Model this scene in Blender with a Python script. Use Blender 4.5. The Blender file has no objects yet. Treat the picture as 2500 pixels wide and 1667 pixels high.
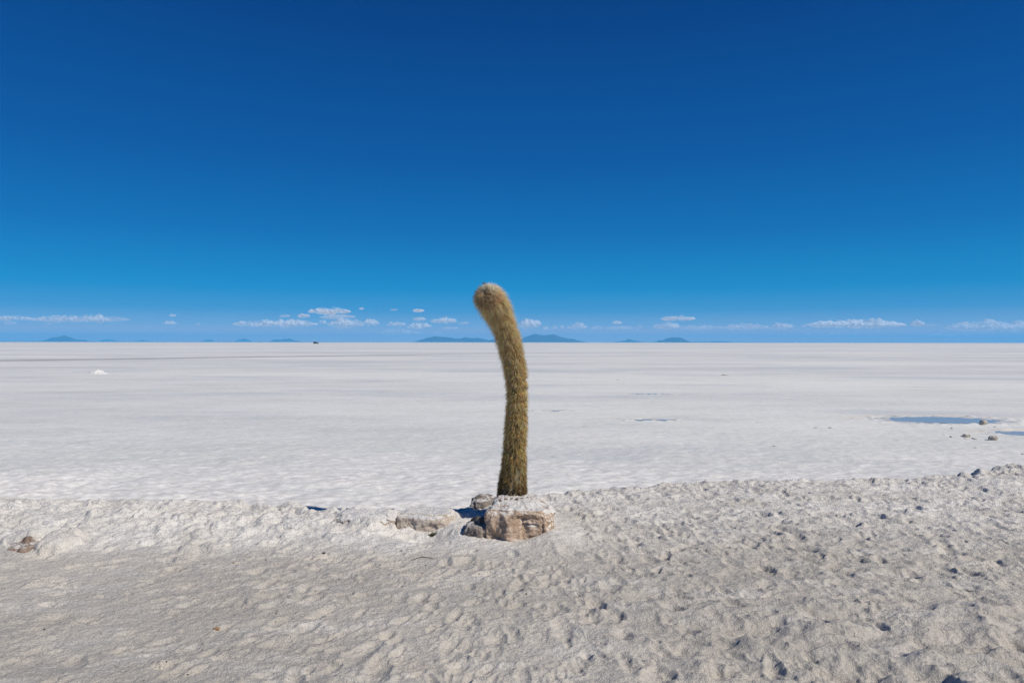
import bpy, math, random
import numpy as np
sc = bpy.context.scene
C = sc.collection
rng = np.random.default_rng(7)
random.seed(7)
R = math.radians

# ------------------------------------------------------------------ camera, sky, sun, exposure
CAM_H = 1.6
F = 24.0 / 36.0 * 2500.0            # focal length in pixels of the 2500 px wide photograph
HOR = 835.4
SALT_Z = -0.12                      # level of the salt flat; the trodden bank around the camera is z = 0
cam = bpy.data.cameras.new('camera')
cam.lens = 24.0; cam.sensor_width = 36.0; cam.clip_start = 0.05; cam.clip_end = 150000.0
cam_o = bpy.data.objects.new('camera', cam); C.objects.link(cam_o)
cam_o.location = (0, 0, CAM_H)
cam_o.rotation_euler = (R(90.0) + math.atan((HOR - 833.5) / F), 0, 0)
cam_o.rotation_euler.rotate_axis('Z', R(0.055))
sc.camera = cam_o

SUN_EL, SUN_AZ = 42.3, 122.0        # azimuth clockwise from +Y: over the right shoulder
sun = bpy.data.lights.new('sun', 'SUN'); sun.energy = 4.6; sun.angle = R(0.53); sun.color = (1.0, 0.935, 0.84)
sun_o = bpy.data.objects.new('sun', sun); C.objects.link(sun_o)
sun_o.rotation_euler = (R(90 - SUN_EL), 0, R(180 - SUN_AZ))

world = bpy.data.worlds.new('World'); sc.world = world; world.use_nodes = True
wt = world.node_tree
bgn = wt.nodes['Background']
sky = wt.nodes.new('ShaderNodeTexSky'); sky.sky_type = 'NISHITA'; sky.sun_disc = False
sky.sun_elevation = R(SUN_EL); sky.sun_rotation = R(SUN_AZ)
sky.altitude = 3650; sky.air_density = 1.0; sky.dust_density = 0.3; sky.ozone_density = 4.0
tc = wt.nodes.new('ShaderNodeTexCoord')
sep = wt.nodes.new('ShaderNodeSeparateXYZ'); wt.links.new(tc.outputs['Generated'], sep.inputs[0])
ramp = wt.nodes.new('ShaderNodeValToRGB')
wt.links.new(sep.outputs['Z'], ramp.inputs[0])
# colour of the clear high-altitude sky by height above the horizon (sine of the elevation), times 0.1
SKY = [(0.0, (0.85, 0.60, 0.42)), (0.012, (0.62, 0.50, 0.52)), (0.025, (0.25, 0.39, 0.59)), (0.045, (0.06, 0.285, 0.57)), (0.075, (0.0, 0.245, 0.545)),
       (0.10, (0.0, 0.212, 0.51)), (0.15, (0.0, 0.145, 0.43)), (0.25, (0.0, 0.085, 0.34)), (0.36, (0.0, 0.057, 0.265)),
       (0.45, (0.0, 0.038, 0.205)), (0.75, (0.0, 0.045, 0.20)), (1.0, (0.0, 0.04, 0.18))]
el = ramp.color_ramp.elements
for i, (p, c) in enumerate(SKY):
    e = el[i] if i < 2 else el.new(p)
    e.position = p; e.color = (*c, 1)
for i, (p, c) in enumerate(SKY):
    el[i].position = p; el[i].color = (*c, 1)
gain = wt.nodes.new('ShaderNodeVectorMath'); gain.operation = 'SCALE'; gain.inputs['Scale'].default_value = 10.0
wt.links.new(ramp.outputs[0], gain.inputs[0])
tint = wt.nodes.new('ShaderNodeVectorMath'); tint.operation = 'MULTIPLY'
tint.inputs[1].default_value = (0.03, 0.5, 0.85)
wt.links.new(sky.outputs[0], tint.inputs[0])
mixs = wt.nodes.new('ShaderNodeMix'); mixs.data_type = 'VECTOR'; mixs.inputs[0].default_value = 0.88
wt.links.new(tint.outputs[0], mixs.inputs[4]); wt.links.new(gain.outputs[0], mixs.inputs[5])
wt.links.new(mixs.outputs[1], bgn.inputs[0])
bgn.inputs[1].default_value = 0.10

sc.view_settings.view_transform = 'Standard'; sc.view_settings.look = 'None'
sc.view_settings.exposure = 0.0; sc.view_settings.gamma = 1.0
sc.render.engine = 'CYCLES'
sc.cycles.use_denoising = True; sc.cycles.denoiser = 'OPENIMAGEDENOISE'
sc.cycles.denoising_input_passes = 'RGB_ALBEDO_NORMAL'; sc.cycles.denoising_prefilter = 'NONE'
sc.cycles.use_adaptive_sampling = False
sc.cycles.max_bounces = 12; sc.cycles.diffuse_bounces = 8; sc.cycles.transmission_bounces = 12; sc.cycles.transparent_max_bounces = 24; sc.cycles.volume_bounces = 1

# ------------------------------------------------------------------ helpers
def px(x, y, d):
    """the point at depth d (metres along +Y) on the line of sight through photograph pixel x, y"""
    return np.array([(x - 1250.0) / F * d, d, CAM_H - (y - HOR) / F * d])

def tag(o, label=None, cat=None, group=None, kind=None):
    if label: o['label'] = label
    if cat: o['category'] = cat
    if group: o['group'] = group
    if kind: o['kind'] = kind
    return o

def mesh_obj(name, verts, faces, mat, parent=None, smooth=True, colors=None):
    """verts (n,3); faces: (m,3) or (m,4) array, or a list of index lists"""
    me = bpy.data.meshes.new(name)
    verts = np.asarray(verts, dtype=np.float32)
    if isinstance(faces, np.ndarray):
        m, k = faces.shape
        me.vertices.add(len(verts)); me.vertices.foreach_set('co', verts.ravel())
        me.loops.add(m * k); me.loops.foreach_set('vertex_index', faces.astype(np.int32).ravel())
        me.polygons.add(m); me.polygons.foreach_set('loop_start', np.arange(0, m * k, k, dtype=np.int32))
        me.update(calc_edges=True)
    else:
        me.from_pydata([tuple(map(float, v)) for v in verts], [], [list(f) for f in faces])
    if smooth:
        me.polygons.foreach_set('use_smooth', np.ones(len(me.polygons), dtype=bool))
    if colors is not None:
        a = me.color_attributes.new('tone', 'FLOAT_COLOR', 'POINT')
        c = np.ones((len(verts), 4), dtype=np.float32); c[:, :3] = colors
        a.data.foreach_set('color', c.ravel())
    me.materials.append(mat)
    me.validate(); me.update()
    o = bpy.data.objects.new(name, me); C.objects.link(o)
    if parent: o.parent = parent
    return o

def empty(name, loc):
    o = bpy.data.objects.new(name, None); C.objects.link(o); o.location = loc
    return o

_P = np.random.default_rng(3).permutation(256); _P = np.concatenate([_P, _P, _P])
_G = np.random.default_rng(5).normal(size=(256, 3)); _G /= np.linalg.norm(_G, axis=1)[:, None]
def noise(x, y, z=None):
    """Perlin gradient noise, about -0.7 .. 0.7"""
    x = np.asarray(x, float); y = np.asarray(y, float)
    z = np.zeros_like(x) + 0.37 if z is None else np.asarray(z, float)
    xi, yi, zi = np.floor(x).astype(int), np.floor(y).astype(int), np.floor(z).astype(int)
    xf, yf, zf = x - xi, y - yi, z - zi
    u, v, w = (t * t * t * (t * (t * 6 - 15) + 10) for t in (xf, yf, zf))
    def g(dx, dy, dz):
        h = _P[_P[_P[(xi + dx) & 255] + ((yi + dy) & 255)] + ((zi + dz) & 255)]
        q = _G[h]
        return q[..., 0] * (xf - dx) + q[..., 1] * (yf - dy) + q[..., 2] * (zf - dz)
    l = lambda a, b, t: a + t * (b - a)
    return l(l(l(g(0,0,0), g(1,0,0), u), l(g(0,1,0), g(1,1,0), u), v),
             l(l(g(0,0,1), g(1,0,1), u), l(g(0,1,1), g(1,1,1), u), v), w)
def fbm(x, y, z=None, o=4, gain_=0.5):
    s, a, f = 0, 1.0, 1.0
    for i in range(o):
        s = s + a * noise(x * f + 17.3 * i, y * f - 9.1 * i, None if z is None else z * f + 4.7 * i)
        a *= gain_; f *= 2.03
    return s
def ridged(x, y, z=None, o=3):
    s, a, f = 0, 1.0, 1.0
    for i in range(o):
        s = s + a * (1 - 2.2 * np.abs(noise(x * f + 31.7 * i, y * f + 5.3 * i, None if z is None else z * f)))
        a *= 0.5; f *= 2.1
    return s
def sstep(a, b, x):
    t = np.clip((x - a) / (b - a), 0, 1)
    return t * t * (3 - 2 * t)

# ------------------------------------------------------------------ materials
def new_mat(name):
    m = bpy.data.materials.new(name); m.use_nodes = True
    nt = m.node_tree
    b = nt.nodes['Principled BSDF']
    return m, nt, b
class NB:
    """small node-building helper"""
    def __init__(s, nt): s.nt = nt
    def n(s, t, **k):
        o = s.nt.nodes.new(t)
        for a, v in k.items(): setattr(o, a, v)
        return o
    def ln(s, a, b): s.nt.links.new(a, b)
    def pos(s):
        return s.n('ShaderNodeNewGeometry').outputs['Position']
    def scaled(s, v, sx, sy, sz, rot=0.0):
        m = s.n('ShaderNodeMapping'); m.inputs['Scale'].default_value = (sx, sy, sz); m.inputs['Rotation'].default_value = (0, 0, rot)
        s.ln(v, m.inputs[0]); return m.outputs[0]
    def noise(s, v, scale, detail=4, rough=0.55, dist=0.0):
        t = s.n('ShaderNodeTexNoise'); t.inputs['Scale'].default_value = scale; t.inputs['Detail'].default_value = detail
        t.inputs['Roughness'].default_value = rough; t.inputs['Distortion'].default_value = dist
        s.ln(v, t.inputs['Vector']); return t.outputs['Fac']
    def ramp(s, f, a, b):
        r = s.n('ShaderNodeMapRange'); r.interpolation_type = 'SMOOTHSTEP'
        r.inputs[1].default_value = a; r.inputs[2].default_value = b
        s.ln(f, r.inputs[0]); return r.outputs[0]
    def mix(s, f, a, b):
        m = s.n('ShaderNodeMix', data_type='RGBA')
        for sock, v in ((0, f), (6, a), (7, b)):
            if isinstance(v, (int, float)): m.inputs[sock].default_value = v
            elif isinstance(v, tuple): m.inputs[sock].default_value = (*v, 1)
            else: s.ln(v, m.inputs[sock])
        return m.outputs[2]
    def math(s, op, a, b=None):
        m = s.n('ShaderNodeMath', operation=op)
        for i, v in ((0, a), (1, b)):
            if v is None: continue
            if isinstance(v, (int, float)): m.inputs[i].default_value = v
            else: s.ln(v, m.inputs[i])
        return m.outputs[0]
    def bump(s, h, strength, dist):
        b = s.n('ShaderNodeBump'); b.inputs['Strength'].default_value = strength; b.inputs['Distance'].default_value = dist
        s.ln(h, b.inputs['Height']); return b.outputs[0]

def simple_mat(name, col, rough=0.8, metal=0.0, spec=0.5, var=0.0, scale=20.0):
    m, nt, b = new_mat(name); k = NB(nt)
    b.inputs['Roughness'].default_value = rough; b.inputs['Metallic'].default_value = metal
    b.inputs['Specular IOR Level'].default_value = spec
    if var:
        f = k.noise(k.pos(), scale, 5)
        k.ln(k.mix(k.ramp(f, 0.3, 0.7), tuple(c * (1 - var) for c in col), tuple(min(1, c * (1 + var)) for c in col)), b.inputs['Base Color'])
    else:
        b.inputs['Base Color'].default_value = (*col, 1)
    return m

# salt flat
M_SALT, nt, b = new_mat('salt_crust'); k = NB(nt)
p = k.pos()
big = k.noise(k.scaled(p, 0.012, 0.05, 0.05), 1.0, 5, 0.6)
med = k.noise(k.scaled(p, 0.22, 0.55, 0.5, R(8)), 1.0, 6, 0.62)
fine = k.noise(k.scaled(p, 2.2, 3.6, 3.0, R(12)), 1.0, 5, 0.65)
grit = k.noise(p, 55.0, 3, 0.6)
col = k.mix(k.ramp(big, 0.34, 0.66), (0.51, 0.53, 0.515), (0.73, 0.728, 0.675))
col = k.mix(k.math('MULTIPLY', k.ramp(med, 0.40, 0.68), 0.55), col, (0.72, 0.715, 0.69))
col = k.mix(k.math('MULTIPLY', k.ramp(med, 0.46, 0.28), 0.42), col, (0.47, 0.492, 0.495))
col = k.mix(k.math('MULTIPLY', k.ramp(fine, 0.47, 0.30), 0.30), col, (0.42, 0.435, 0.455))
col = k.mix(k.math('MULTIPLY', k.ramp(fine, 0.56, 0.74), 0.5), col, (0.77, 0.77, 0.765))
damp = k.noise(k.scaled(p, 0.055, 0.17, 0.2, R(5)), 1.0, 5, 0.6)
col = k.mix(k.math('MULTIPLY', k.ramp(damp, 0.52, 0.64), 0.5), col, (0.44, 0.475, 0.505))
warm = k.noise(k.scaled(p, 0.10, 0.45, 0.4, R(-6)), 1.0, 6, 0.7)
col = k.mix(k.math('MULTIPLY', k.ramp(warm, 0.62, 0.74), 0.55), col, (0.56, 0.50, 0.42))
col = k.mix(k.math('MULTIPLY', k.ramp(grit, 0.64, 0.76), 0.5), col, (0.30, 0.30, 0.31))
fleck = k.noise(k.scaled(p, 9.0, 15.0, 12.0, R(10)), 1.0, 3, 0.6)
col = k.mix(k.math('MULTIPLY', k.ramp(fleck, 0.60, 0.70), 0.55), col, (0.82, 0.815, 0.79))
col = k.mix(k.math('MULTIPLY', k.ramp(fleck, 0.36, 0.28), 0.45), col, (0.38, 0.385, 0.395))
at = k.n('ShaderNodeAttribute', attribute_name='tone')
sp = k.n('ShaderNodeSeparateColor'); k.ln(at.outputs['Color'], sp.inputs[0])
col = k.mix(sp.outputs[0], col, (0.40, 0.43, 0.46))
col = k.mix(k.math('MULTIPLY', sp.outputs[1], k.ramp(fine, 0.40, 0.58)), col, (0.72, 0.62, 0.49))
col = k.mix(sp.outputs[2], col, k.mix(k.ramp(fleck, 0.38, 0.62), (0.58, 0.565, 0.535), (0.76, 0.74, 0.70)))
k.ln(col, b.inputs['Base Color'])
b.inputs['Roughness'].default_value = 0.75; b.inputs['Specular IOR Level'].default_value = 0.25
lumps = k.noise(k.scaled(p, 7.0, 9.0, 8.0), 1.0, 5, 0.7)
k.ln(k.bump(k.math('ADD', fine, k.math('ADD', k.math('MULTIPLY', lumps, 0.7), k.math('MULTIPLY', grit, 0.25))), 0.5, 0.025), b.inputs['Normal'])

# trodden salty sand of the bank
M_SAND, nt, b = new_mat('salty_sand'); k = NB(nt)
p = k.pos()
big = k.noise(k.scaled(p, 0.35, 0.5, 0.5), 1.0, 5, 0.6)
streak = k.noise(k.scaled(p, 1.6, 5.0, 3.0, R(-22)), 1.0, 6, 0.65, 0.4)
mid = k.noise(p, 6.5, 6, 0.65)
grain = k.noise(p, 62.0, 4, 0.75)
grain2 = k.noise(p, 130.0, 3, 0.75)
speck = k.noise(p, 48.0, 2, 0.5)
col = k.mix(k.ramp(big, 0.32, 0.68), (0.455, 0.422, 0.368), (0.60, 0.558, 0.488))
col = k.mix(k.math('MULTIPLY', k.ramp(streak, 0.48, 0.68), 0.5), col, (0.69, 0.665, 0.62))
col = k.mix(k.math('MULTIPLY', k.ramp(mid, 0.48, 0.30), 0.40), col, (0.41, 0.395, 0.375))
warm = k.noise(k.scaled(p, 1.1, 2.0, 2.0), 1.0, 5, 0.7)
col = k.mix(k.math('MULTIPLY', k.ramp(warm, 0.58, 0.72), 0.4), col, (0.60, 0.50, 0.40))
# fresh white salt lies thick over the mound of the half buried wall
at = k.n('ShaderNodeAttribute', attribute_name='tone')
sp = k.n('ShaderNodeSeparateColor'); k.ln(at.outputs['Color'], sp.inputs[0])
white = k.mix(k.ramp(mid, 0.35, 0.65), (0.66, 0.635, 0.59), (0.78, 0.75, 0.70))
col = k.mix(sp.outputs[0], col, white)
col = k.mix(k.math('MULTIPLY', k.ramp(grain, 0.50, 0.34), 0.42), col, (0.24, 0.23, 0.22))
col = k.mix(k.math('MULTIPLY', k.ramp(grain2, 0.46, 0.34), 0.45), col, (0.22, 0.21, 0.20))
col = k.mix(k.math('MULTIPLY', k.ramp(grain2, 0.55, 0.68), 0.45), col, (0.85, 0.83, 0.80))
col = k.mix(k.math('MULTIPLY', k.ramp(speck, 0.68, 0.75), 0.7), col, (0.10, 0.09, 0.08))
k.ln(col, b.inputs['Base Color'])
b.inputs['Roughness'].default_value = 0.95; b.inputs['Specular IOR Level'].default_value = 0.1
hgt = k.math('ADD', k.math('MULTIPLY', mid, 2.0), k.math('ADD', k.math('MULTIPLY', grain, 1.0), k.math('MULTIPLY', grain2, 0.6)))
k.ln(k.bump(hgt, 0.9, 0.014), b.inputs['Normal'])

# limestone, salted on its upward faces
def stone_mat(name, dark, light, stain, salt_lo, salt_hi, side=0.0):
    m, nt, b = new_mat(name); k = NB(nt)
    p = k.pos()
    a = k.noise(p, 9.0, 6, 0.62, 0.3); c2 = k.noise(p, 34.0, 6, 0.7); g = k.noise(p, 170.0, 3, 0.7)
    col = k.mix(k.ramp(a, 0.34, 0.66), dark, light)
    col = k.mix(k.math('MULTIPLY', k.ramp(c2, 0.52, 0.32), 0.6), col, stain)
    col = k.mix(k.math('MULTIPLY', k.ramp(c2, 0.56, 0.74), 0.6), col, (0.64, 0.55, 0.45))
    col = k.mix(k.math('MULTIPLY', k.ramp(g, 0.50, 0.33), 0.4), col, tuple(v * 0.5 for v in stain))
    nz = k.n('ShaderNodeSeparateXYZ'); k.ln(k.n('ShaderNodeNewGeometry').outputs['True Normal'], nz.inputs[0])
    f = k.math('ADD', nz.outputs['Z'], k.math('MULTIPLY', k.math('SUBTRACT', a, 0.5), 0.9))
    f = k.math('ADD', f, k.math('MULTIPLY', k.math('SUBTRACT', c2, 0.5), 0.7))
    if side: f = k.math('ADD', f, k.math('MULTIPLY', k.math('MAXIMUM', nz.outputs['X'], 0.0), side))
    salt = k.mix(k.ramp(c2, 0.4, 0.62), (0.61, 0.595, 0.565), (0.77, 0.745, 0.70))
    col = k.mix(k.ramp(f, salt_lo, salt_hi), col, salt)
    k.ln(col, b.inputs['Base Color'])
    b.inputs['Roughness'].default_value = 1.0; b.inputs['Specular IOR Level'].default_value = 0.04
    k.ln(k.bump(k.math('ADD', k.math('MULTIPLY', c2, 1.3), k.math('MULTIPLY', g, 0.45)), 0.8, 0.02), b.inputs['Normal'])
    return m
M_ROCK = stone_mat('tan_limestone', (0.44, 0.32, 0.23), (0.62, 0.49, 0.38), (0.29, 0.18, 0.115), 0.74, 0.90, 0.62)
M_STONE = stone_mat('salted_limestone', (0.50, 0.42, 0.345), (0.67, 0.585, 0.50), (0.25, 0.19, 0.14), 0.52, 0.78)
M_BURIED = stone_mat('buried_limestone', (0.44, 0.37, 0.31), (0.58, 0.51, 0.44), (0.32, 0.25, 0.19), 0.12, 0.45)
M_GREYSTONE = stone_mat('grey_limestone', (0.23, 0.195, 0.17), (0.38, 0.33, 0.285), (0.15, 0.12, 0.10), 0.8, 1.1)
M_BROWNSTONE = stone_mat('brown_limestone', (0.20, 0.145, 0.115), (0.34, 0.26, 0.21), (0.13, 0.085, 0.065), 0.88, 1.15)
M_PEBBLE = stone_mat('pebble_stone', (0.38, 0.345, 0.30), (0.58, 0.54, 0.47), (0.22, 0.19, 0.16), 0.75, 1.0)

# ------------------------------------------------------------------ terrain heights
def crest(x):
    """depth and height of the bank's far edge at x"""
    xs = [-9, -5, -3.2, -2.0, -1.5, -0.9, -0.45, 0.0, 0.5, 1.0, 1.9, 2.6, 4.0, 4.8, 5.5, 6.2, 9]
    ys = [6.7, 6.6, 6.55, 6.40, 6.25, 6.2, 6.3, 6.75, 7.1, 7.35, 7.65, 7.8, 7.85, 7.9, 7.95, 8.2, 9.0]
    zs = [0.05, 0.045, 0.04, 0.008, 0.045, 0.035, 0.015, 0.02, 0.02, 0.01, 0.01, 0.015, 0.01, 0.02, 0.085, 0.13, 0.2]
    return np.interp(x, xs, ys), np.interp(x, xs, zs)

def bank_base(x, y):
    yc, zc = crest(x + 0.18 * noise(x * 1.3, y * 0 + 2.2))
    yc = yc + 0.10 * noise(x * 2.1, x * 0 + 8.1) + 0.05 * noise(x * 5.3, x * 0 + 1.1)
    rise = sstep(0, 1, (y - (yc - 1.25)) / 1.1)
    z = zc * rise + 0.012 * noise(x * 0.7, y * 0.9)
    # beyond the edge: falls away under the salt flat
    soft = np.interp(x, [-3, -0.6, 0.8, 3], [1.0, 0.7, 0.5, 0.42])
    z = z - 0.42 * sstep(0.0, 1.0, (y - yc) / (soft * 1.5))
    # salt heaped about the buried stones
    for cx, cy, rx, ry, h in ((-0.76, 5.62, 0.25, 0.17, -0.085), (-1.22, 5.82, 0.16, 0.16, 0.04), (-0.50, 5.85, 0.12, 0.2, 0.045), (-1.85, 5.85, 0.35, 0.35, 0.025), (0.38, 5.52, 0.18, 0.22, 0.06),
                              (0.27, 5.40, 0.14, 0.15, 0.03), (-2.6, 5.9, 0.55, 0.45, 0.05), (-3.3, 5.75, 0.55, 0.45, 0.05), (-3.75, 5.35, 0.35, 0.26, 0.05),
                              (0.05, 6.15, 0.30, 0.28, 0.07), (-0.30, 6.45, 0.3, 0.25, 0.035), (-1.05, 5.45, 0.5, 0.22, 0.018), (-0.33, 5.72, 0.2, 0.2, 0.02)):
        z = z + h * np.exp(-((x - cx) / rx) ** 2 - ((y - cy) / ry) ** 2)
    return z

# sand bank: a fan-shaped grid, dense where the camera stands close
us = np.concatenate([np.linspace(-1.7, -0.95, 120, endpoint=False), np.linspace(-0.95, 0.95, 1500), np.linspace(0.95, 1.7, 121)[1:]])
ys_ = [0.8]
while ys_[-1] < 9.2:
    y = ys_[-1]
    ys_.append(y + (0.03 if y < 2.6 else np.interp(y, [2.6, 3.2, 5, 7, 9], [0.007, 0.0068, 0.0085, 0.013, 0.02])))
ys_ = np.array(ys_)
YY, UU = np.meshgrid(ys_, us, indexing='ij')
XX = UU * (YY + 0.25)
ZZ = bank_base(XX, YY)
rough = np.interp(XX, [-4, -1.5, 0.5, 2.5], [0.75, 0.85, 1.0, 1.1])
rough = rough * np.interp(YY, [3, 5.5, 6.5], [0.9, 0.9, 1.0])
# soft trodden lumps, finer crumbs
ang = np.interp(XX, [-4, 4], [R(-20), R(28)])
ca, sa = np.cos(R(14)), np.sin(R(14))
XR, YR = XX * ca + YY * sa, -XX * sa + YY * ca
lump = fbm(XR * 2.6, YR * 4.4, o=4, gain_=0.55)
ZZ += 0.030 * rough * lump * 0.6
ZZ += 0.014 * rough * (ridged(XR * 5.0, YR * 8.0 + 3.0, o=3) - 0.9) * 0.55
ZZ += 0.0075 * rough * fbm(XX * 22, YY * 26, o=3)
patch = 0.35 + sstep(-0.15, 0.35, fbm(XX * 1.7 + 9, YY * 2.3, o=3))
ZZ += 0.0026 * patch * fbm(XX * 38, YY * 40, o=3, gain_=0.75)
wall = np.exp(-((YY - 5.85) / 0.55) ** 2) * sstep(0.9, -0.4, XX)
edge = np.exp(-((YY - crest(XX)[0]) / 0.28) ** 2) * np.interp(XX, [-1.6, 0.5, 5, 6], [1, 0.5, 0.7, 1.3])
ZZ += 0.075 * edge * np.clip(fbm(XX * 6 + 5, YY * 6, o=3, gain_=0.6), -0.2, 1)
ZZ += 0.045 * wall * (1 - np.exp(-((XX + 0.76) / 0.25) ** 2)) * np.clip(fbm(XX * 4.2 + 2, YY * 4.6, o=3) + 0.05, 0, 1) + 0.012 * wall * (1 - np.exp(-((XX + 0.6) / 0.5) ** 2)) * (ridged(XX * 8, YY * 9, o=3) - 0.8)
# footprints and scuffs
def stamp(cx, cy, a, ln_, wd, h, rim=0.0, dome=False, heel=0.0):
    """press a soft hollow into the sand, or lay a rounded clod of salt on it"""
    r = max(ln_, wd) * 1.7
    i0, i1 = np.searchsorted(ys_, [cy - r, cy + r])
    if i1 <= i0: return
    u0, u1 = (cx - r) / (cy + 0.25), (cx + r) / (cy + 0.25)
    pad = r / (cy + 0.25) * 0.5 + 0.02
    j0, j1 = np.searchsorted(us, [u0 - pad, u1 + pad])
    if j1 <= j0: return
    X_, Y_ = XX[i0:i1, j0:j1], YY[i0:i1, j0:j1]
    x = X_ - cx; y = Y_ - cy
    c, s = math.cos(a), math.sin(a)
    p_, q_ = (x * c + y * s) / ln_, (-x * s + y * c) / wd
    q_ = q_ * (1 + heel * p_)
    k_ = 0.55 / max(ln_, wd)
    d = np.sqrt(p_ * p_ + q_ * q_) * (1 + (0.5 if dome else 0.32) * fbm(X_ * k_ * 2 + cx * 7, Y_ * k_ * 2, o=3, gain_=0.6))
    if dome:
        ZZ[i0:i1, j0:j1] += h * np.sqrt(np.clip(1 - d * d, 0, 1))
    else:
        ZZ[i0:i1, j0:j1] += -h * np.clip(1 - d * d, 0, 1) ** 1.5 + rim * np.exp(-((d - 1.15) / 0.25) ** 2)
def scatter(n_, fx, fy, dens, fn):
    m_ = 0
    for _ in range(n_ * 40):
        if m_ >= n_: break
        cy = random.uniform(*fy); cx = random.uniform(*fx)
        if abs(cx) > 1.0 * cy + 0.6: continue
        if cy > float(crest(np.array(cx))[0]) + 0.2: continue
        if abs(cx - 0.05) < 0.5 and abs(cy - 5.75) < 0.5: continue
        if random.random() > dens(cx, cy): continue
        fn(cx, cy); m_ += 1
tilt = lambda cx: math.radians(np.interp(cx, [-4, -1, 1, 4], [20, 35, 125, 140]))
# broad soft mounds where the bank is most trodden
ZZ += 0.105 * sstep(-0.3, 1.8, XX) * sstep(4.7, 3.5, YY) * fbm(XX * 3.0 + 4, YY * 4.2, o=3, gain_=0.45)
# shallow scuffs everywhere
scatter(2600, (-8, 8), (2.5, 8.6), lambda x, y: np.interp(x, [-4, -1, 1, 2.5], [0.45, 0.8, 0.9, 1.0]),
        lambda x, y: (lambda q_: stamp(x, y, random.gauss(tilt(x), 0.5), 0.085 * q_, 0.034 * q_ * random.uniform(0.8, 1.5), 0.016 * q_ * random.uniform(0.4, 1.2) * np.interp(x, [-4, 0, 2.5], [0.75, 1.0, 1.25]), 0.003))(random.uniform(0.45, 1.3)))
# footprints
scatter(420, (-6, 8), (2.5, 8.4), lambda x, y: max(np.interp(x, [-4, -1.2, 0.3, 1.6], [0.03, 0.15, 0.5, 1.0]), 1.0 if (x > 0.8 and y > 5.6) else 0),
        lambda x, y: (lambda q_: stamp(x, y, random.gauss(tilt(x), 0.5), 0.15 * q_, 0.066 * q_ * random.uniform(0.85, 1.3), 0.032 * q_ * random.uniform(0.4, 1.0) * np.interp(y, [3, 4.4, 6], [1.15, 0.7, 0.72]), 0.006, heel=0.3))(random.uniform(0.7, 1.1)))
# clods of salt along the buried wall, the left edge and the right-hand ridge
def clod(x, y):
    q_ = random.uniform(0.02, 0.085) * random.uniform(0.5, 1.0)
    stamp(x, y, random.uniform(0, 3.1), q_ * random.uniform(1, 1.8), q_, q_ * random.uniform(0.15, 0.38), dome=True)
scatter(1000, (-6.5, 0.7), (5.0, 6.8), lambda x, y: float(np.exp(-((y - 5.95) / 0.6) ** 2)) * (0.0 if (-1.05 < x < -0.12 and 5.3 < y < 6.5) else 0.25 if x > -1.6 else 1), clod)
scatter(340, (0.6, 8), (6.0, 8.5), lambda x, y: float(np.interp(x, [0.6, 4, 5.5], [0.4, 0.6, 1.0])), clod)
stamp(-3.48, 5.24, 0.3, 0.16, 0.13, 0.075, dome=True); stamp(-3.75, 5.36, 0.2, 0.2, 0.12, 0.06, dome=True)
scatter(260, (-4, 5), (2.6, 5.2), lambda x, y: 1.0, lambda x, y: stamp(x, y, random.uniform(0, 3), 0.03, 0.02, random.uniform(0.004, 0.012), dome=True))
white = np.exp(-((YY - 5.95) / 0.75) ** 4) * sstep(1.3, -0.2, XX) * 1.25
white = np.maximum(white, 0.75 * sstep(5.2, 6.3, YY) * sstep(2.5, -1.0, XX))
white = np.maximum(white, 0.8 * sstep(4.9, 6.7, YY))
white = np.clip(white * (0.85 + 0.9 * fbm(XX * 2.2, YY * 2.6, o=3)), 0, 1)
nr, nc = XX.shape
idx = np.arange(nr * nc).reshape(nr, nc)
quads = np.stack([idx[:-1, :-1], idx[:-1, 1:], idx[1:, 1:], idx[1:, :-1]], -1).reshape(-1, 4)
white = np.clip(white, 0, 1)
cols = np.stack([white.ravel()] * 3, 1)
bank = mesh_obj('sand_bank', np.stack([XX.ravel(), YY.ravel(), ZZ.ravel()], 1), quads, M_SAND, colors=cols)
tag(bank, kind='structure')
def bank_z(x, y):
    i = min(len(ys_) - 1, int(np.searchsorted(ys_, y))); j = min(len(us) - 1, int(np.searchsorted(us, x / (y + 0.25))))
    return float(ZZ[i, j])

# salt flat: one sheet to the horizon
PUDDLES = [  # centre px x, px y, half width px, half depth (m), depth m
    (2302, 1025.5, 132, 0.66), (2490, 1058, 58, 0.36), (1583, 1025, 56, 0.16), (1345, 1002.5, 54, 0.12), (1586, 962, 45, 0.17)]
PW = []
for (cx, cy, hw, hd) in PUDDLES:
    d = (CAM_H - SALT_Z) * F / (cy - HOR - (cx - 1250) * 0.0009)
    PW.append(((cx - 1250) / F * d, d, hw / F * d, hd))
def geo(a, b, step, g):
    o = [a]
    while o[-1] < b: o.append(o[-1] + step); step *= g
    o[-1] = b
    return o
xs = np.arange(-11, 13.01, 0.042)
xs = np.concatenate([-np.array(geo(11, 23500, 0.06, 1.13))[::-1][:-1], xs, np.array(geo(13.02, 23500, 0.06, 1.13))[1:]])
yf = [-60, -20, -6, -2, 0, 2, 3.5, 4.6]
st = 0.03
while yf[-1] < 26: yf.append(yf[-1] + st); st = max(0.03, 0.0032 * yf[-1])
yf = np.array(sorted(set([-3000, -800, -200] + yf + geo(yf[-1], 24500, 0.1, 1.09)[1:])))
SY, SX = np.meshgrid(yf, xs, indexing='ij')
near = np.exp(-np.clip(SY - 7.2, 0, None) / 3.2) * np.exp(-np.clip(np.abs(SX) - 8, 0, None) / 4)
mask = sstep(40, 20, SY) * sstep(16, 11, np.abs(SX - 1)) * sstep(3.4, 4.6, SY)
sal = SALT_Z + np.zeros_like(SX)
fld = mask > 0
xx, yy = SX[fld], SY[fld]
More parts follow.
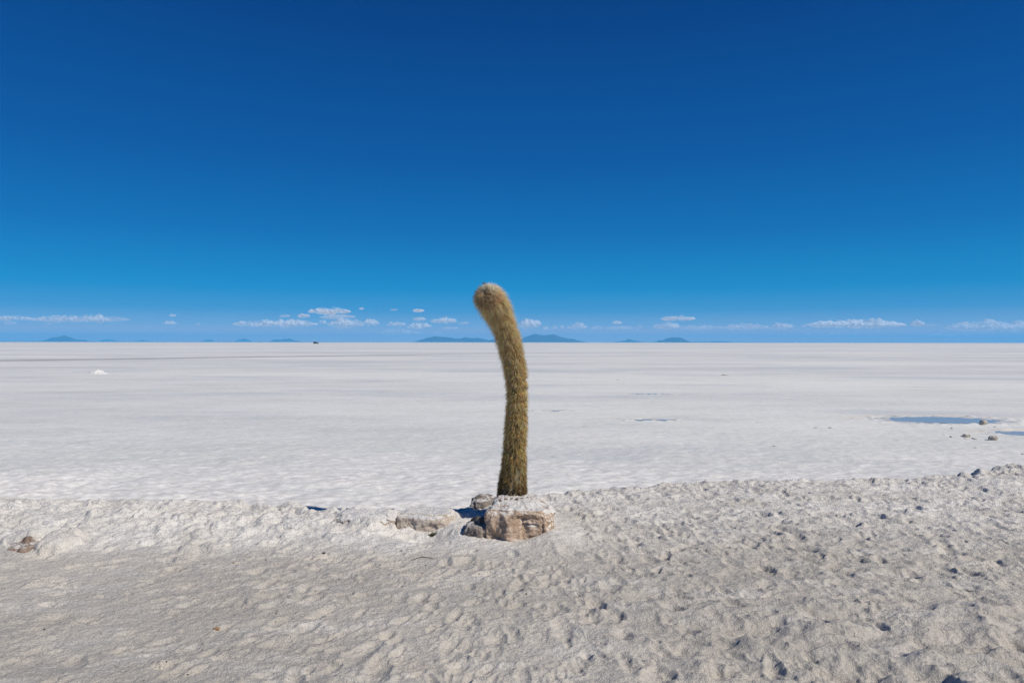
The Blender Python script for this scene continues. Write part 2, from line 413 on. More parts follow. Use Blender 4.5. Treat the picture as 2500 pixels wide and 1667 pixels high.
hh = (0.040 * near[fld] + 0.004) * fbm(xx * 2.1 + yy * 0.5, yy * 3.4, o=5, gain_=0.58)
hh += (0.026 * near[fld] + 0.0015) * (ridged(xx * 4.2 + yy, yy * 7.5, o=3) - 0.9) * 0.5
hh += (0.004 + 0.014 * near[fld]) * fbm(xx * 10, yy * 12, o=2)
hh += 0.10 * np.exp(-((xx + 6.0) / 1.1) ** 2 - ((yy - 8.6) / 0.7) ** 2)          # low heap at the left
wet = np.zeros_like(xx); cream = np.zeros_like(xx)
for (cx, cy, hw, hd) in PW:
    d = np.sqrt(((xx - cx) / (hw * 1.02)) ** 2 + ((yy - cy) / (hd * 1.1)) ** 2)
    hh = hh * sstep(0.6, 1.6, d) - 0.006 * (1 - sstep(0.7, 1.1, d))
    hh += 0.034 * np.exp(-((d - 1.22) / 0.28) ** 2) * np.clip(noise(xx * 7, yy * 7) + 0.16, 0, 1) * 1.9
    dn = d * (1 + 0.35 * fbm(xx * 1.6, yy * 3.0, o=3))
    wet = np.maximum(wet, 0.75 * sstep(1.30, 0.95, dn)); cream = np.maximum(cream, 0.7 * np.exp(-((dn - 1.5) / 0.35) ** 2) * sstep(0.0, 0.6 * hd, yy - cy))
sal[fld] += hh * mask[fld]
stone_tone = np.zeros((SX.size, 3)); stone_tone[fld.ravel(), 0] = wet; stone_tone[fld.ravel(), 1] = cream
stone_tone[fld.ravel(), 2] = np.clip(near[fld] * 1.25 * (0.8 + 0.9 * fbm(xx * 0.9, yy * 1.6, o=3)), 0, 0.9)
nr, nc = SX.shape
idx = np.arange(nr * nc).reshape(nr, nc)
quads = np.stack([idx[:-1, :-1], idx[:-1, 1:], idx[1:, 1:], idx[1:, :-1]], -1).reshape(-1, 4)
salt = mesh_obj('salt_flat', np.stack([SX.ravel(), SY.ravel(), sal.ravel()], 1), quads, M_SALT, colors=stone_tone)
tag(salt, kind='structure')

# brine puddles
M_WATER, nt, b = new_mat('brine'); k = NB(nt)
b.inputs['Base Color'].default_value = (0.44, 0.405, 0.35, 1); b.inputs['Roughness'].default_value = 0.05
b.inputs['IOR'].default_value = 1.34
k.ln(k.bump(k.noise(k.pos(), 14.0, 3), 0.05, 0.01), b.inputs['Normal'])
for q, (cx, cy, hw, hd) in enumerate(PW):
    N = 260
    t = np.linspace(0, 2 * np.pi, N, endpoint=False)
    r = 1 + 0.22 * fbm(np.cos(t) * 1.8 + q * 7, np.sin(t) * 1.8, o=3) + 0.16 * noise(t * 26, t * 0 + q)
    pts = np.stack([cx + hw * r * np.cos(t), cy + hd * r * np.sin(t) - 0.12 * hd * np.cos(t), np.full(N, SALT_Z + 0.003)], 1)
    v = np.vstack([pts, [[cx, cy, SALT_Z + 0.003]]])
    f = np.array([[i, (i + 1) % N, N] for i in range(N)])
    tag(mesh_obj('water', v, f, M_WATER), kind='structure')

# wheel track across the flat: a slightly raised darker strip
M_TRACK, nt, b = new_mat('track_salt'); k = NB(nt)
f = k.noise(k.scaled(k.pos(), 0.05, 0.5, 0.5), 1.0, 6, 0.7)
k.ln(k.mix(k.ramp(f, 0.36, 0.66), (0.33, 0.325, 0.32), (0.50, 0.495, 0.49)), b.inputs['Base Color']); b.inputs['Roughness'].default_value = 0.9
n = 160
T = np.linspace(0, 1, n)
a0, a1 = np.array([-60.0, 49.5]), np.array([-2.0, 105.0])
mid_ = a0[None] + (a1 - a0)[None] * T[:, None]
nrm = np.array([-(a1 - a0)[1], (a1 - a0)[0]]); nrm = nrm / np.linalg.norm(nrm)
wd = (3.6 + 1.4 * noise(T * 9, T * 0)) * (1 - 0.75 * T)
up_ = mid_ + nrm * (wd + 0.7 * noise(T * 70, T * 0 + 4))[:, None]; dn_ = mid_ - nrm * (wd + 0.7 * noise(T * 60, T * 0 + 9))[:, None]
v = np.vstack([np.c_[up_, np.full(n, SALT_Z + 0.012)], np.c_[dn_, np.full(n, SALT_Z + 0.012)]])
f = np.array([[i, i + 1, n + i + 1, n + i] for i in range(n - 1)])[:, ::-1]
tag(mesh_obj('track', v, f, M_TRACK), kind='structure')

# ------------------------------------------------------------------ hills on the horizon
M_HILL, nt, b = new_mat('far_hillside'); k = NB(nt)
f = k.noise(k.pos(), 0.004, 6, 0.6)
k.ln(k.mix(k.ramp(f, 0.35, 0.65), (0.03, 0.03, 0.032), (0.06, 0.055, 0.052)), b.inputs['Base Color']); b.inputs['Roughness'].default_value = 1.0
def hill(name, D, prof):
    """prof: silhouette as photograph pixels (x, height above horizon)"""
    prof = np.array(prof, float)
    xs = np.linspace(prof[0, 0], prof[-1, 0], 90); vs = np.linspace(-1, 1, 31)
    h = np.interp(xs, prof[:, 0], prof[:, 1]) * D / F
    X = (xs - 1250) / F * D
    wid = (X[-1] - X[0])
    dep = min(0.35 * wid, 900.0)
    V, XG = np.meshgrid(vs, X, indexing='ij')
    H = np.tile(h, (31, 1))
    edge = np.cos(V * np.pi / 2)
    XG2 = XG + 0 * V
    Yg = D + V * dep
    Zg = SALT_Z - 0.5 + (H + 2) * edge ** 1.2 * (1 + 0.25 * fbm(XG / 300.0, Yg / 300.0, o=4) * (1 - edge ** 6)) + 0.04 * h.max() * fbm(XG / 140.0, Yg / 500.0, o=3) * edge
    idx = np.arange(Zg.size).reshape(Zg.shape)
    q = np.stack([idx[:-1, :-1], idx[:-1, 1:], idx[1:, 1:], idx[1:, :-1]], -1).reshape(-1, 4)
    return tag(mesh_obj(name, np.stack([XG2.ravel(), Yg.ravel(), Zg.ravel()], 1), q, M_HILL), kind='structure')
hill('hill', 15000, [(98, 0), (118, 4), (134, 11), (146, 12), (156, 15.5), (164, 13), (180, 5), (188, 4), (194, 6), (205, 3), (222, 0)])
hill('hill', 21000, [(240, 0), (252, 5), (262, 7), (274, 5), (288, 0)])
hill('hill', 22500, [(325, 0), (345, 4.5), (352, 4.5), (372, 0)])
hill('hill', 21000, [(492, 0), (503, 6), (516, 6), (526, 0)])
hill('hill', 22500, [(568, 0), (585, 7), (598, 8.5), (606, 6), (618, 0)])
hill('hill', 18500, [(655, 0), (672, 6), (690, 6.5), (694, 8), (700, 7), (706, 9), (716, 5), (736, 0)])
hill('hill', 14500, [(1010, 0), (1030, 6), (1045, 11), (1062, 14.5), (1078, 13), (1092, 12.5), (1110, 9), (1125, 9), (1136, 12), (1150, 10), (1166, 11), (1190, 6), (1212, 2), (1225, 0)])
hill('hill', 14500, [(1180, 0), (1200, 7), (1225, 9), (1250, 5), (1275, 10), (1295, 17), (1307, 21), (1318, 18), (1333, 16.5), (1345, 19.5), (1353, 19.5), (1366, 14), (1385, 9.5), (1398, 8), (1412, 4), (1432, 0)])
hill('hill', 17500, [(1500, 0), (1516, 3.5), (1527, 5), (1534, 8.5), (1540, 7.5), (1552, 4), (1572, 0)])
hill('hill', 14000, [(1598, 0), (1611, 6), (1618, 4.5), (1626, 9), (1638, 12), (1658, 12.5), (1668, 9), (1680, 3), (1690, 0)])
hill('low_shore', 17500, [(-400, 1.3), (-100, 1.5), (120, 1.8), (240, 1.6), (400, 1.0), (560, 1.4), (700, 1.0), (800, 0.6), (960, 0.2)])
hill('low_shore', 17500, [(1480, 0.4), (1560, 1.6), (1590, 1.0), (1700, 2.0), (1765, 3.4), (1775, 1.2), (1900, 0.6), (2500, 0.4), (2900, 0.3)])

# ------------------------------------------------------------------ stones
def rock_mesh(name, outline, z0, z1, mat, seed=0, bulge=0.0, tops=0.02, recess=None, rnd=0.035, amp=0.018, nt_=220, nv=44, dome=0.0, soft=4):
    """a quarried block: closed plan outline (x, y) lofted from z0 to z1 with weathered faces and a rough top"""
    P = np.array(outline, float)
    P2 = np.vstack([P, P[:1]])
    seg = np.r_[0, np.cumsum(np.linalg.norm(np.diff(P2, axis=0), axis=1))]
    t = np.linspace(0, seg[-1], nt_, endpoint=False)
    ring = np.stack([np.interp(t, seg, P2[:, 0]), np.interp(t, seg, P2[:, 1])], 1)
    for _ in range(soft):                                # soften the corners
        ring = 0.5 * ring + 0.25 * (np.roll(ring, 1, 0) + np.roll(ring, -1, 0))
    cen = ring.mean(0)
    tang = np.roll(ring, -1, 0) - np.roll(ring, 1, 0)
    nrm = np.stack([tang[:, 1], -tang[:, 0]], 1); nrm /= np.linalg.norm(nrm, axis=1)[:, None]
    if ((ring - cen) * nrm).sum() < 0: nrm = -nrm
    V = []
    for v in np.linspace(0, 1, nv):
        z = z0 + (z1 - z0) * v
        off = bulge * (1 - v) - rnd * sstep(0.80, 1.0, np.full(nt_, v)) ** 2 - 0.02 * (1 - sstep(0, 0.2, np.full(nt_, v)))
        xy = ring + nrm * off[:, None]
        zz = np.full(nt_, z)
        big_ = fbm(xy[:, 0] * 5 + seed, xy[:, 1] * 5, zz * 7, o=2)
        fine_ = fbm(xy[:, 0] * 22 + seed, xy[:, 1] * 22, zz * 26, o=3)
        rid = ridged(xy[:, 0] * 8 + seed, xy[:, 1] * 8, zz * 9 + 0.6 * xy[:, 0], o=2) - 0.9
        off = amp * (2.0 * big_ + 0.75 * fine_ + 0.8 * rid)
        if recess: off = off + recess(xy[:, 0], xy[:, 1], v, nrm)
        xy = xy + nrm * off[:, None]
        V.append(np.c_[xy, zz])
    rings = nv
    top = V[-1]
    for s in np.linspace(0.96, 0.06, 22):
        xy = cen + (top[:, :2] - cen) * s
        z = z1 + tops * (fbm(xy[:, 0] * 6 + seed, xy[:, 1] * 6, o=4)) * min(1, (1 - s) * 6) + dome * (1 - s ** 2) + 0.25 * tops * fbm(xy[:, 0] * 40, xy[:, 1] * 40, o=2)
        V.append(np.c_[xy, z])
        rings += 1
    V.append(np.array([[cen[0], cen[1], z1 + dome]]))
    verts = np.vstack(V)
    q = []
    i = np.arange(nt_); j = (i + 1) % nt_
    for r_ in range(rings - 1):
        q.append(np.stack([r_ * nt_ + i, r_ * nt_ + j, (r_ + 1) * nt_ + j, (r_ + 1) * nt_ + i], 1))
    last = (rings - 1) * nt_; c_ = rings * nt_
    q.append(np.stack([last + i, last + j, np.full(nt_, c_), np.full(nt_, c_)], 1)[:, [0, 1, 2, 2]][:, :4])
    faces = [list(f) for f in np.vstack(q[:-1])] + [[int(last + a), int(last + b_), int(c_)] for a, b_ in zip(i, j)]
    return mesh_obj(name, verts, faces, mat)

def main_recess(x, y, v, nrm):
    front = np.clip(-nrm[:, 1], 0, 1)
    r = -0.027 * front * sstep(0.06, 0.085, x) * sstep(0.285, 0.25, x) * float(sstep(0.08, 0.30, v)) * float(sstep(1.0, 0.80, v))
    r = r - 0.02 * front * np.exp(-((v - 0.66 + (x - 0.15) * 0.25) / 0.016) ** 2) * sstep(0.07, 0.10, x) * sstep(0.24, 0.18, x)
    r = r - 0.030 * front * np.exp(-((x + 0.16) / 0.06) ** 2) * np.exp(-((v - 0.32) / 0.2) ** 2)
    r = r + 0.03 * front * np.exp(-((x + 0.02) / 0.05) ** 2) * np.exp(-((v - 0.5) / 0.4) ** 2)
    r = r + 0.035 * front * float(sstep(0.30, 0.12, v))
    return r
rk = rock_mesh('rock', [(-0.215, 5.52), (-0.05, 5.475), (0.12, 5.46), (0.27, 5.455), (0.335, 5.60), (0.335, 5.80), (0.27, 6.0), (0.15, 6.2), (-0.06, 6.22), (-0.17, 5.95)],
               -0.08, 0.246, M_ROCK, seed=3.3, bulge=0.015, tops=0.035, recess=main_recess, rnd=0.03, amp=0.019, nt_=420, nv=80, dome=0.035, soft=40)
tag(rk, 'large tan rock with a white salted top at the foot of the cactus', 'rock')
st_ = rock_mesh('stone', [(-0.98, 5.86), (-0.80, 5.80), (-0.58, 5.80), (-0.50, 5.86), (-0.52, 6.1), (-0.9, 6.14)], -0.12, 0.132, M_STONE, seed=8.1, bulge=0.02, tops=0.012, rnd=0.03, amp=0.016)
tag(st_, 'pale flat topped stone in the buried row, next to the dark shaded stone', 'stone', 'half buried stones of the low wall')
st_ = rock_mesh('stone', [(-1.53, 5.86), (-1.3, 5.78), (-1.04, 5.84), (-1.03, 6.12), (-1.5, 6.14)], -0.08, 0.118, M_BURIED, seed=21.7, bulge=0.04, tops=0.02, rnd=0.05, amp=0.022)
tag(st_, 'widest stone of the buried row, almost covered in white salt', 'stone', 'half buried stones of the low wall')
st_ = rock_mesh('stone', [(-1.98, 5.76), (-1.86, 5.70), (-1.72, 5.74), (-1.74, 5.92), (-1.95, 5.95)], -0.08, 0.085, M_BURIED, seed=33.0, bulge=0.03, tops=0.02, rnd=0.04, amp=0.02)
tag(st_, 'small grey stone ledge just showing at the far end of the buried row', 'stone', 'half buried stones of the low wall')
st_ = rock_mesh('stone', [(-0.37, 5.60), (-0.29, 5.53), (-0.19, 5.55), (-0.18, 5.72), (-0.35, 5.74)], -0.08, 0.125, M_GREYSTONE, seed=41.0, bulge=0.05, tops=0.03, rnd=0.06, amp=0.02, dome=0.03)
tag(st_, 'dark stone in the shadow against the side of the tan rock', 'stone')
st_ = rock_mesh('stone', [(-0.385, 6.42), (-0.30, 6.38), (-0.20, 6.38), (-0.15, 6.46), (-0.18, 6.6), (-0.36, 6.58)], -0.08, 0.135, M_GREYSTONE, seed=52.0, bulge=0.03, tops=0.02, rnd=0.05, amp=0.02, dome=0.02)
tag(st_, 'rounded grey stone behind the cactus, crossed by its shadow', 'stone')
st_ = rock_mesh('stone', [(-3.84, 5.22), (-3.77, 5.14), (-3.66, 5.14), (-3.60, 5.22), (-3.64, 5.34), (-3.80, 5.36)], -0.08, 0.075, M_BROWNSTONE, seed=63.0, bulge=0.05, tops=0.03, rnd=0.07, amp=0.028, dome=0.03)
tag(st_, 'reddish brown stone poking from the salty mound at the picture edge', 'stone')

def boulder(name, loc, size, mat, seed, label, cat='stone', group=None, res=36, amp=0.35):
    th = np.linspace(0, np.pi, res // 2 + 1); ph = np.linspace(0, 2 * np.pi, res, endpoint=False)
    TH, PH = np.meshgrid(th, ph, indexing='ij')
    d = np.stack([np.sin(TH) * np.cos(PH), np.sin(TH) * np.sin(PH), np.cos(TH)], -1)
    r = 1 + amp * fbm(d[..., 0] * 1.6 + seed, d[..., 1] * 1.6, d[..., 2] * 1.6, o=4)
    r = np.minimum(r, 1.02 + 0.25 * noise(d[..., 0] * 3 + seed, d[..., 1] * 3, d[..., 2] * 3))
    v = (d * r[..., None] * np.array(size) * 0.5).reshape(-1, 3)
    idx = np.arange(TH.size).reshape(TH.shape)
    i2 = np.roll(idx, -1, 1)
    q = np.stack([idx[:-1], idx[1:], i2[1:], i2[:-1]], -1).reshape(-1, 4)
    o = mesh_obj(name, v, q, mat)
    o.location = loc
    tag(o, label, cat, group)
    return o
def on_salt(x, y, sx, sy, sz, mat, seed, label, **kw):
    """stone whose foot shows at photograph pixel x, y on the salt flat; sizes in pixels"""
    d = (CAM_H - SALT_Z) * F / (y - HOR - (x - 1250) * 0.0009)
    w = F / d
    return boulder(kw.pop('name', 'stone'), ((x - 1250) / w, d + sx / w * 0.4, SALT_Z + sz / w * 0.36), (sx / w * 1.1, sy / w * 1.1, sz / w * 1.12), mat, seed, label, **kw)
SG = 'loose stones by the puddle'
on_salt(2406, 1037.5, 17, 15, 14, M_PEBBLE, 1.0, 'rounded pale stone standing at the edge of the larger puddle', group=SG)
on_salt(2364, 1067, 17, 12, 8.5, M_PEBBLE, 5.0, 'flat elongated brown stone among crumbs of salt near the puddle', group=SG)
on_salt(2430, 1075.5, 20, 15, 13, M_PEBBLE, 9.0, 'grey angular stone in front of the smaller puddle', group=SG)
crumbs = [(2323, 1067.5, 6, 4.5), (2306, 1062, 7, 2.5), (2384, 1073, 9, 4.5), (2376, 1071.5, 5, 4), (2358, 1071.5, 5, 3), (2349, 1064.5, 4, 2.5), (2385, 1094, 8, 3), (2029, 1045, 8, 3),
          (1994, 1044.5, 9, 2), (2430, 1043, 4, 3), (2325, 1046, 5, 3), (1891, 1090, 8, 3), (1773, 916, 16, 3), (1508, 927.5, 3, 2), (1419, 933, 2.5, 2), (2500, 1110, 7, 4)]
proto = None
for i, (x, y, w_, h_) in enumerate(crumbs):
    d = (CAM_H - SALT_Z) * F / (y - HOR - (x - 1250) * 0.0009)
    if proto is None:
        proto = boulder('pebble', (0, 0, 0), (1.15, 1.0, 1.15), M_PEBBLE, 14.0, 'small dark pebble lying loose on the white salt flat', 'pebble', 'small pebbles on the salt flat', res=20)
        o = proto
    else:
        o = proto.copy(); C.objects.link(o)
    s = w_ / F * d
    o.location = ((x - 1250) / F * d, d + 0.4 * s, SALT_Z + 0.3 * h_ / F * d)
    o.scale = (s, s * 0.9, h_ / F * d); o.rotation_euler = (0, 0, random.uniform(0, 6.28))

# white heap of scraped salt far out on the flat
M_HEAP = simple_mat('scraped_salt', (0.60, 0.595, 0.58), 0.9, var=0.08, scale=9)
d = (CAM_H - SALT_Z) * F / (913 - HOR + 0.9)
s = F / d
N1, N2 = 30, 64
rr = np.linspace(0, 1, N1); aa = np.linspace(0, 2 * np.pi, N2, endpoint=False)
RR, AA = np.meshgrid(rr, aa, indexing='ij')
hx, hy = RR * np.cos(AA) * 0.58, RR * np.sin(AA) * 0.40
hz = 0.17 * (1 - RR ** 1.7) * (1 + 1.1 * fbm(hx * 6 + 3, hy * 6, o=4)) + 0.06 * np.exp(-((hx + 0.05) / 0.14) ** 2 - (hy / 0.2) ** 2) * 0.6 + 0.05 * noise(hx * 14, hy * 14) * (1 - RR) - 0.01
idx = np.arange(RR.size).reshape(RR.shape); i2 = np.roll(idx, -1, 1)
q = np.stack([idx[:-1], idx[1:], i2[1:], i2[:-1]], -1).reshape(-1, 4)
heap = mesh_obj('salt_heap', np.stack([hx.ravel(), hy.ravel(), hz.ravel()], 1), q, M_HEAP)
heap.location = ((230 - 1250) / s, d + 0.35, SALT_Z)
tag(heap, 'small bright white heap of salt alone on the flat beyond the left foreground', 'salt heap')

# ------------------------------------------------------------------ cactus
# axis in photograph pixels (measured on a crop scaled 2.1775 from 1050, 650), radius to the spine tips, lean towards the camera
AX = [(436, 1290, 84, 0.0), (436, 1225, 81, 0.0), (439, 1150, 78, 0.0), (447, 1050, 68, 0.0), (451.5, 950, 61, 0.0), (457, 850, 60, 0.0), (461.5, 750, 58, 0.0),
      (462, 650, 56, 0.0), (454, 560, 58, 0.01), (437, 480, 61, 0.03), (420, 400, 62, 0.06), (395, 320, 62, 0.10), (366, 250, 68, 0.15), (340, 205, 73, 0.20), (314, 171, 79, 0.27)]
CD = 6.0
pts, rad = [], []
for (cx, cy, r, lean) in AX:
    d = CD - lean
    pts.append(px(1050 + cx / 2.1775, 650 + cy / 2.1775, d)); rad.append(0.965 * r / 2.1775 / F * d)
pts = np.array(pts); rad = np.array(rad)
seg = np.r_[0, np.cumsum(np.linalg.norm(np.diff(pts, axis=0), axis=1))]
L = seg[-1]
def catmull(s):
    s = np.clip(s, 0, L)
    i = np.clip(np.searchsorted(seg, s, side='right') - 1, 0, len(seg) - 2)
    t = (s - seg[i]) / (seg[i + 1] - seg[i])
    p0, p1, p2, p3 = (pts[np.clip(i + k_, 0, len(pts) - 1)] for k_ in (-1, 0, 1, 2))
    t = t[:, None]
    return 0.5 * (2 * p1 + (p2 - p0) * t + (2 * p0 - 5 * p1 + 4 * p2 - p3) * t ** 2 + (3 * p1 - p0 - 3 * p2 + p3) * t ** 3)
def frames(s):
    e = 1e-3
    t = catmull(s + e) - catmull(s - e)
    t /= np.linalg.norm(t, axis=1)[:, None]
    a = np.cross(np.tile([0.0, 1.0, 0.0], (len(s), 1)), t); a /= np.linalg.norm(a, axis=1)[:, None]   # points to +X for an upright stem
    b_ = np.cross(t, a)
    return t, a, b_
PINCH = [(648, 0.08, 0.014), (706, 0.11, 0.013), (592, 0.06, 0.014), (770, 0.045, 0.012), (955, 0.03, 0.013)]   # growth rings
PS = [(float(np.interp(c_, [a[1] for a in AX][::-1], seg[::-1])), dp, w_) for c_, dp, w_ in PINCH]
SPL = np.interp(seg, [0, L * 0.12, L * 0.3, L * 0.55, L * 0.8, L], [0.016, 0.020, 0.026, 0.030, 0.040, 0.046])   # spine reach
def core_r(s):
    r = np.interp(s, seg, rad) - np.interp(s, seg, SPL) * 0.98
    for c_, dp, w_ in PS: r = r * (1 - 1.6 * dp * np.exp(-((s - c_) / w_) ** 2))
    return r * (1 + 0.02 * noise(s * 11, s * 0))
NRIB = 14
cact = empty('cactus', (float(pts[1][0]), float(pts[1][1]), float(pts[1][2])))
tag(cact, 'tall furry golden cactus column bending over at the top, behind the tan rock', 'cactus')
base = np.array(cact.location)
M_STEM, nt, b = new_mat('cactus_skin'); k = NB(nt)
f = k.noise(k.pos(), 40.0, 5, 0.6)
k.ln(k.mix(k.ramp(f, 0.35, 0.65), (0.10, 0.082, 0.04), (0.19, 0.155, 0.08)), b.inputs['Base Color']); b.inputs['Roughness'].default_value = 0.7
# stem with ribs, closed by a dome
ss = np.linspace(0, L, 300); na = NRIB * 8
aa = np.linspace(0, 2 * np.pi, na, endpoint=False)
def rib(a): return 1 + 0.07 * (np.abs(np.cos(a * NRIB / 2)) - 0.6)
t, ax, bx = frames(ss); c0 = catmull(ss); r0 = core_r(ss)
rg = [c0[i] + r0[i] * rib(aa)[:, None] * (np.cos(aa)[:, None] * ax[i] + np.sin(aa)[:, None] * bx[i]) for i in range(len(ss))]
for e in np.linspace(0.06, 0.97, 16) * np.pi / 2:
    rg.append(c0[-1] + t[-1] * math.sin(e) * r0[-1] + r0[-1] * math.cos(e) * rib(aa)[:, None] * (np.cos(aa)[:, None] * ax[-1] + np.sin(aa)[:, None] * bx[-1]))
V = np.vstack(rg) - base
nrg = len(rg); i = np.arange(na); j = (i + 1) % na
q = np.vstack([np.stack([m_ * na + i, m_ * na + j, (m_ + 1) * na + j, (m_ + 1) * na + i], 1) for m_ in range(nrg - 1)])
mesh_obj('stem', V, q, M_STEM, cact)

M_SPINE, nt, b = new_mat('golden_spines'); k = NB(nt)
at = k.n('ShaderNodeAttribute', attribute_name='tone')
k.ln(at.outputs['Color'], b.inputs['Base Color'])
b.inputs['Roughness'].default_value = 0.40; b.inputs['Specular IOR Level'].default_value = 0.5
tr = k.n('ShaderNodeBsdfTranslucent'); k.ln(at.outputs['Color'], tr.inputs['Color'])
mx = k.n('ShaderNodeMixShader'); mx.inputs[0].default_value = 0.55
out = [x for x in nt.nodes if x.type == 'OUTPUT_MATERIAL'][0]
k.ln(b.outputs[0], mx.inputs[1]); k.ln(tr.outputs[0], mx.inputs[2]); k.ln(mx.outputs[0], out.inputs['Surface'])

def spine_mesh(name, root, direc, length, width, tone, mat, parent, droop=0.0):
    """thin tapering needles: a three-sided root, one bend and a point"""
    n = len(root)
    d = direc / np.linalg.norm(direc, axis=1)[:, None]
    ref = rng.normal(size=(n, 3))
    u = np.cross(d, ref); u /= np.linalg.norm(u, axis=1)[:, None]
    w = np.cross(d, u)
    midp = root + d * (length * 0.55)[:, None]
    tip = root + d * length[:, None] + np.array([0, 0, -1.0]) * (droop * length)[:, None]
    vs = []
    for k_ in range(3):
        a = k_ * 2 * np.pi / 3
        o_ = (u * math.cos(a) + w * math.sin(a)) * (width * 0.5)[:, None]
        vs.append((root + o_, midp + o_ * 0.75))
    ver = np.stack([vs[0][0], vs[1][0], vs[2][0], vs[0][1], vs[1][1], vs[2][1], tip], 1)      # n,7,3
    base_i = (np.arange(n) * 7)[:, None]
    tris = []
    for k_ in range(3):
        m_ = (k_ + 1) % 3
        tris += [[k_, m_, 3 + m_], [k_, 3 + m_, 3 + k_], [3 + k_, 3 + m_, 6]]
    faces = (base_i[:, :, None] + np.array(tris)[None]).reshape(-1, 3)
    cols = np.repeat(tone, 7, axis=0)
    return mesh_obj(name, ver.reshape(-1, 3), faces, mat, parent, smooth=False, colors=cols)

# areoles along the ribs, a bundle of spines on each
rib_a, rib_s = [], []
step = 0.0125
for r_ in range(NRIB):
    s_ = rng.uniform(0, step)
    while s_ < L:
        rib_a.append(2 * np.pi * r_ / NRIB + rng.normal(0, 0.11)); rib_s.append(s_ + rng.normal(0, 0.003)); s_ += step * rng.uniform(0.8, 1.2)
rib_a = np.array(rib_a); rib_s = np.array(rib_s)
# bare scars low down: a hollow facing the camera and a worn green strip
t_, a_, b__ = frames(rib_s)
out_ = np.cos(rib_a)[:, None] * a_ + np.sin(rib_a)[:, None] * b__
def facing(dx, dy): return out_ @ (np.array([dx, dy, 0.0]) / math.hypot(dx, dy))
scar = sstep(0.72, 0.93, facing(-0.35, -0.94)) * np.exp(-((rib_s - (seg[1] + 0.06)) / 0.055) ** 2)
strip = sstep(0.85, 0.97, facing(0.55, -0.83)) * np.exp(-((rib_s - (seg[1] + 0.20)) / 0.10) ** 2)
thin = 0.55 * sstep(0.12, 0.42, noise(out_[:, 0] * 4.0 + 3, out_[:, 1] * 4.0, rib_s * 5.0))       # worn, thinner patches
keep = rng.uniform(size=len(rib_s)) > np.clip(1.15 * scar + 0.75 * strip + thin, 0, 0.98)
for c_, dp, w_ in PS:
    keep &= ~((np.abs(rib_s - c_) < w_ * 0.45) & (rng.uniform(size=len(rib_s)) < 0.85))
rib_a, rib_s = rib_a[keep], rib_s[keep]
STR, PER = 10, 5                                   # strands on an areole, spines in a strand
na_ = len(rib_a) * STR
sA = np.repeat(rib_a, STR) + rng.normal(0, 0.08, na_); sS = np.repeat(rib_s, STR) + rng.normal(0, 0.008, na_)
s_tone = np.repeat(rng.normal(size=len(rib_a)), STR) * 0.3 + rng.normal(size=na_)
s_dir = np.repeat(rng.normal(size=(len(rib_a), 3)), STR, axis=0) * 0.10 + rng.normal(size=(na_, 3)) * 0.22
A = np.repeat(sA, PER); S = np.repeat(sS, PER); n = len(A)
tuft_tone = np.repeat(s_tone, PER); tuft_dir = np.repeat(s_dir, PER, axis=0)
A = A + rng.normal(0, 0.012, n); S = np.clip(S + rng.normal(0, 0.002, n), 0, L)
t, ax, bx = frames(S); c0 = catmull(S); r0 = core_r(S) * rib(A)
nr_ = np.cos(A)[:, None] * ax + np.sin(A)[:, None] * bx
root = c0 + nr_ * (r0 * 0.98)[:, None]
fr = S / L
down = np.interp(fr, [0, 0.3, 0.7, 1.0], [0.55, 0.75, 0.80, 0.55])
direc = nr_ * 0.70 - t * down[:, None] + tuft_dir + 0.09 * rng.normal(size=(n, 3))
length = np.interp(S, seg, SPL) * 2.0 * rng.uniform(0.5, 1.25, n)
for c_, dp, w_ in PS: length = length * (1 - min(0.38, 2.4 * dp) * np.clip(0.75 + 1.6 * noise(np.cos(A) * 1.5 + c_ * 9, np.sin(A) * 1.5), 0, 1) * np.exp(-((S - (c_ + 0.018)) / 0.018) ** 2))
width = np.interp(fr, [0, 0.4, 1], [0.0017, 0.0015, 0.0014]) * rng.uniform(0.7, 1.2, n)
def tone_of(fr, n, extra):
    c = np.stack([np.interp(fr, [0, 0.12, 0.35, 0.6, 0.85, 1], v) for v in
                  ([0.42, 0.63, 0.84, 0.93, 0.98, 0.99], [0.31, 0.46, 0.60, 0.645, 0.67, 0.685], [0.135, 0.21, 0.29, 0.325, 0.355, 0.375])], 1)
    m_ = np.exp(0.12 + 0.42 * extra + 0.15 * rng.normal(size=n))
    c = c * m_[:, None]
    g = rng.uniform(size=n)
    c[g < 0.06] = c[g < 0.06] * [0.45, 0.38, 0.35]              # old brown spines
    c[g > 0.90] = 0.5 * c[g > 0.90] + np.array([0.32, 0.29, 0.22])  # bleached ones
    return np.clip(c, 0.01, 0.95)
dead = np.interp(S - seg[1], [0.0, 0.07, 0.16, 0.36], [0.38, 0.50, 0.78, 1.0])[:, None]         # dead brown spines at the very foot
spn = spine_mesh('spines', root - base, direc, length, width, tone_of(fr, n, tuft_tone) * np.concatenate([dead, dead ** 1.2, dead ** 1.4], 1), M_SPINE, cact, droop=0.18)
tag(spn, 'dense golden to olive spines pointing outward and down', kind='stuff')

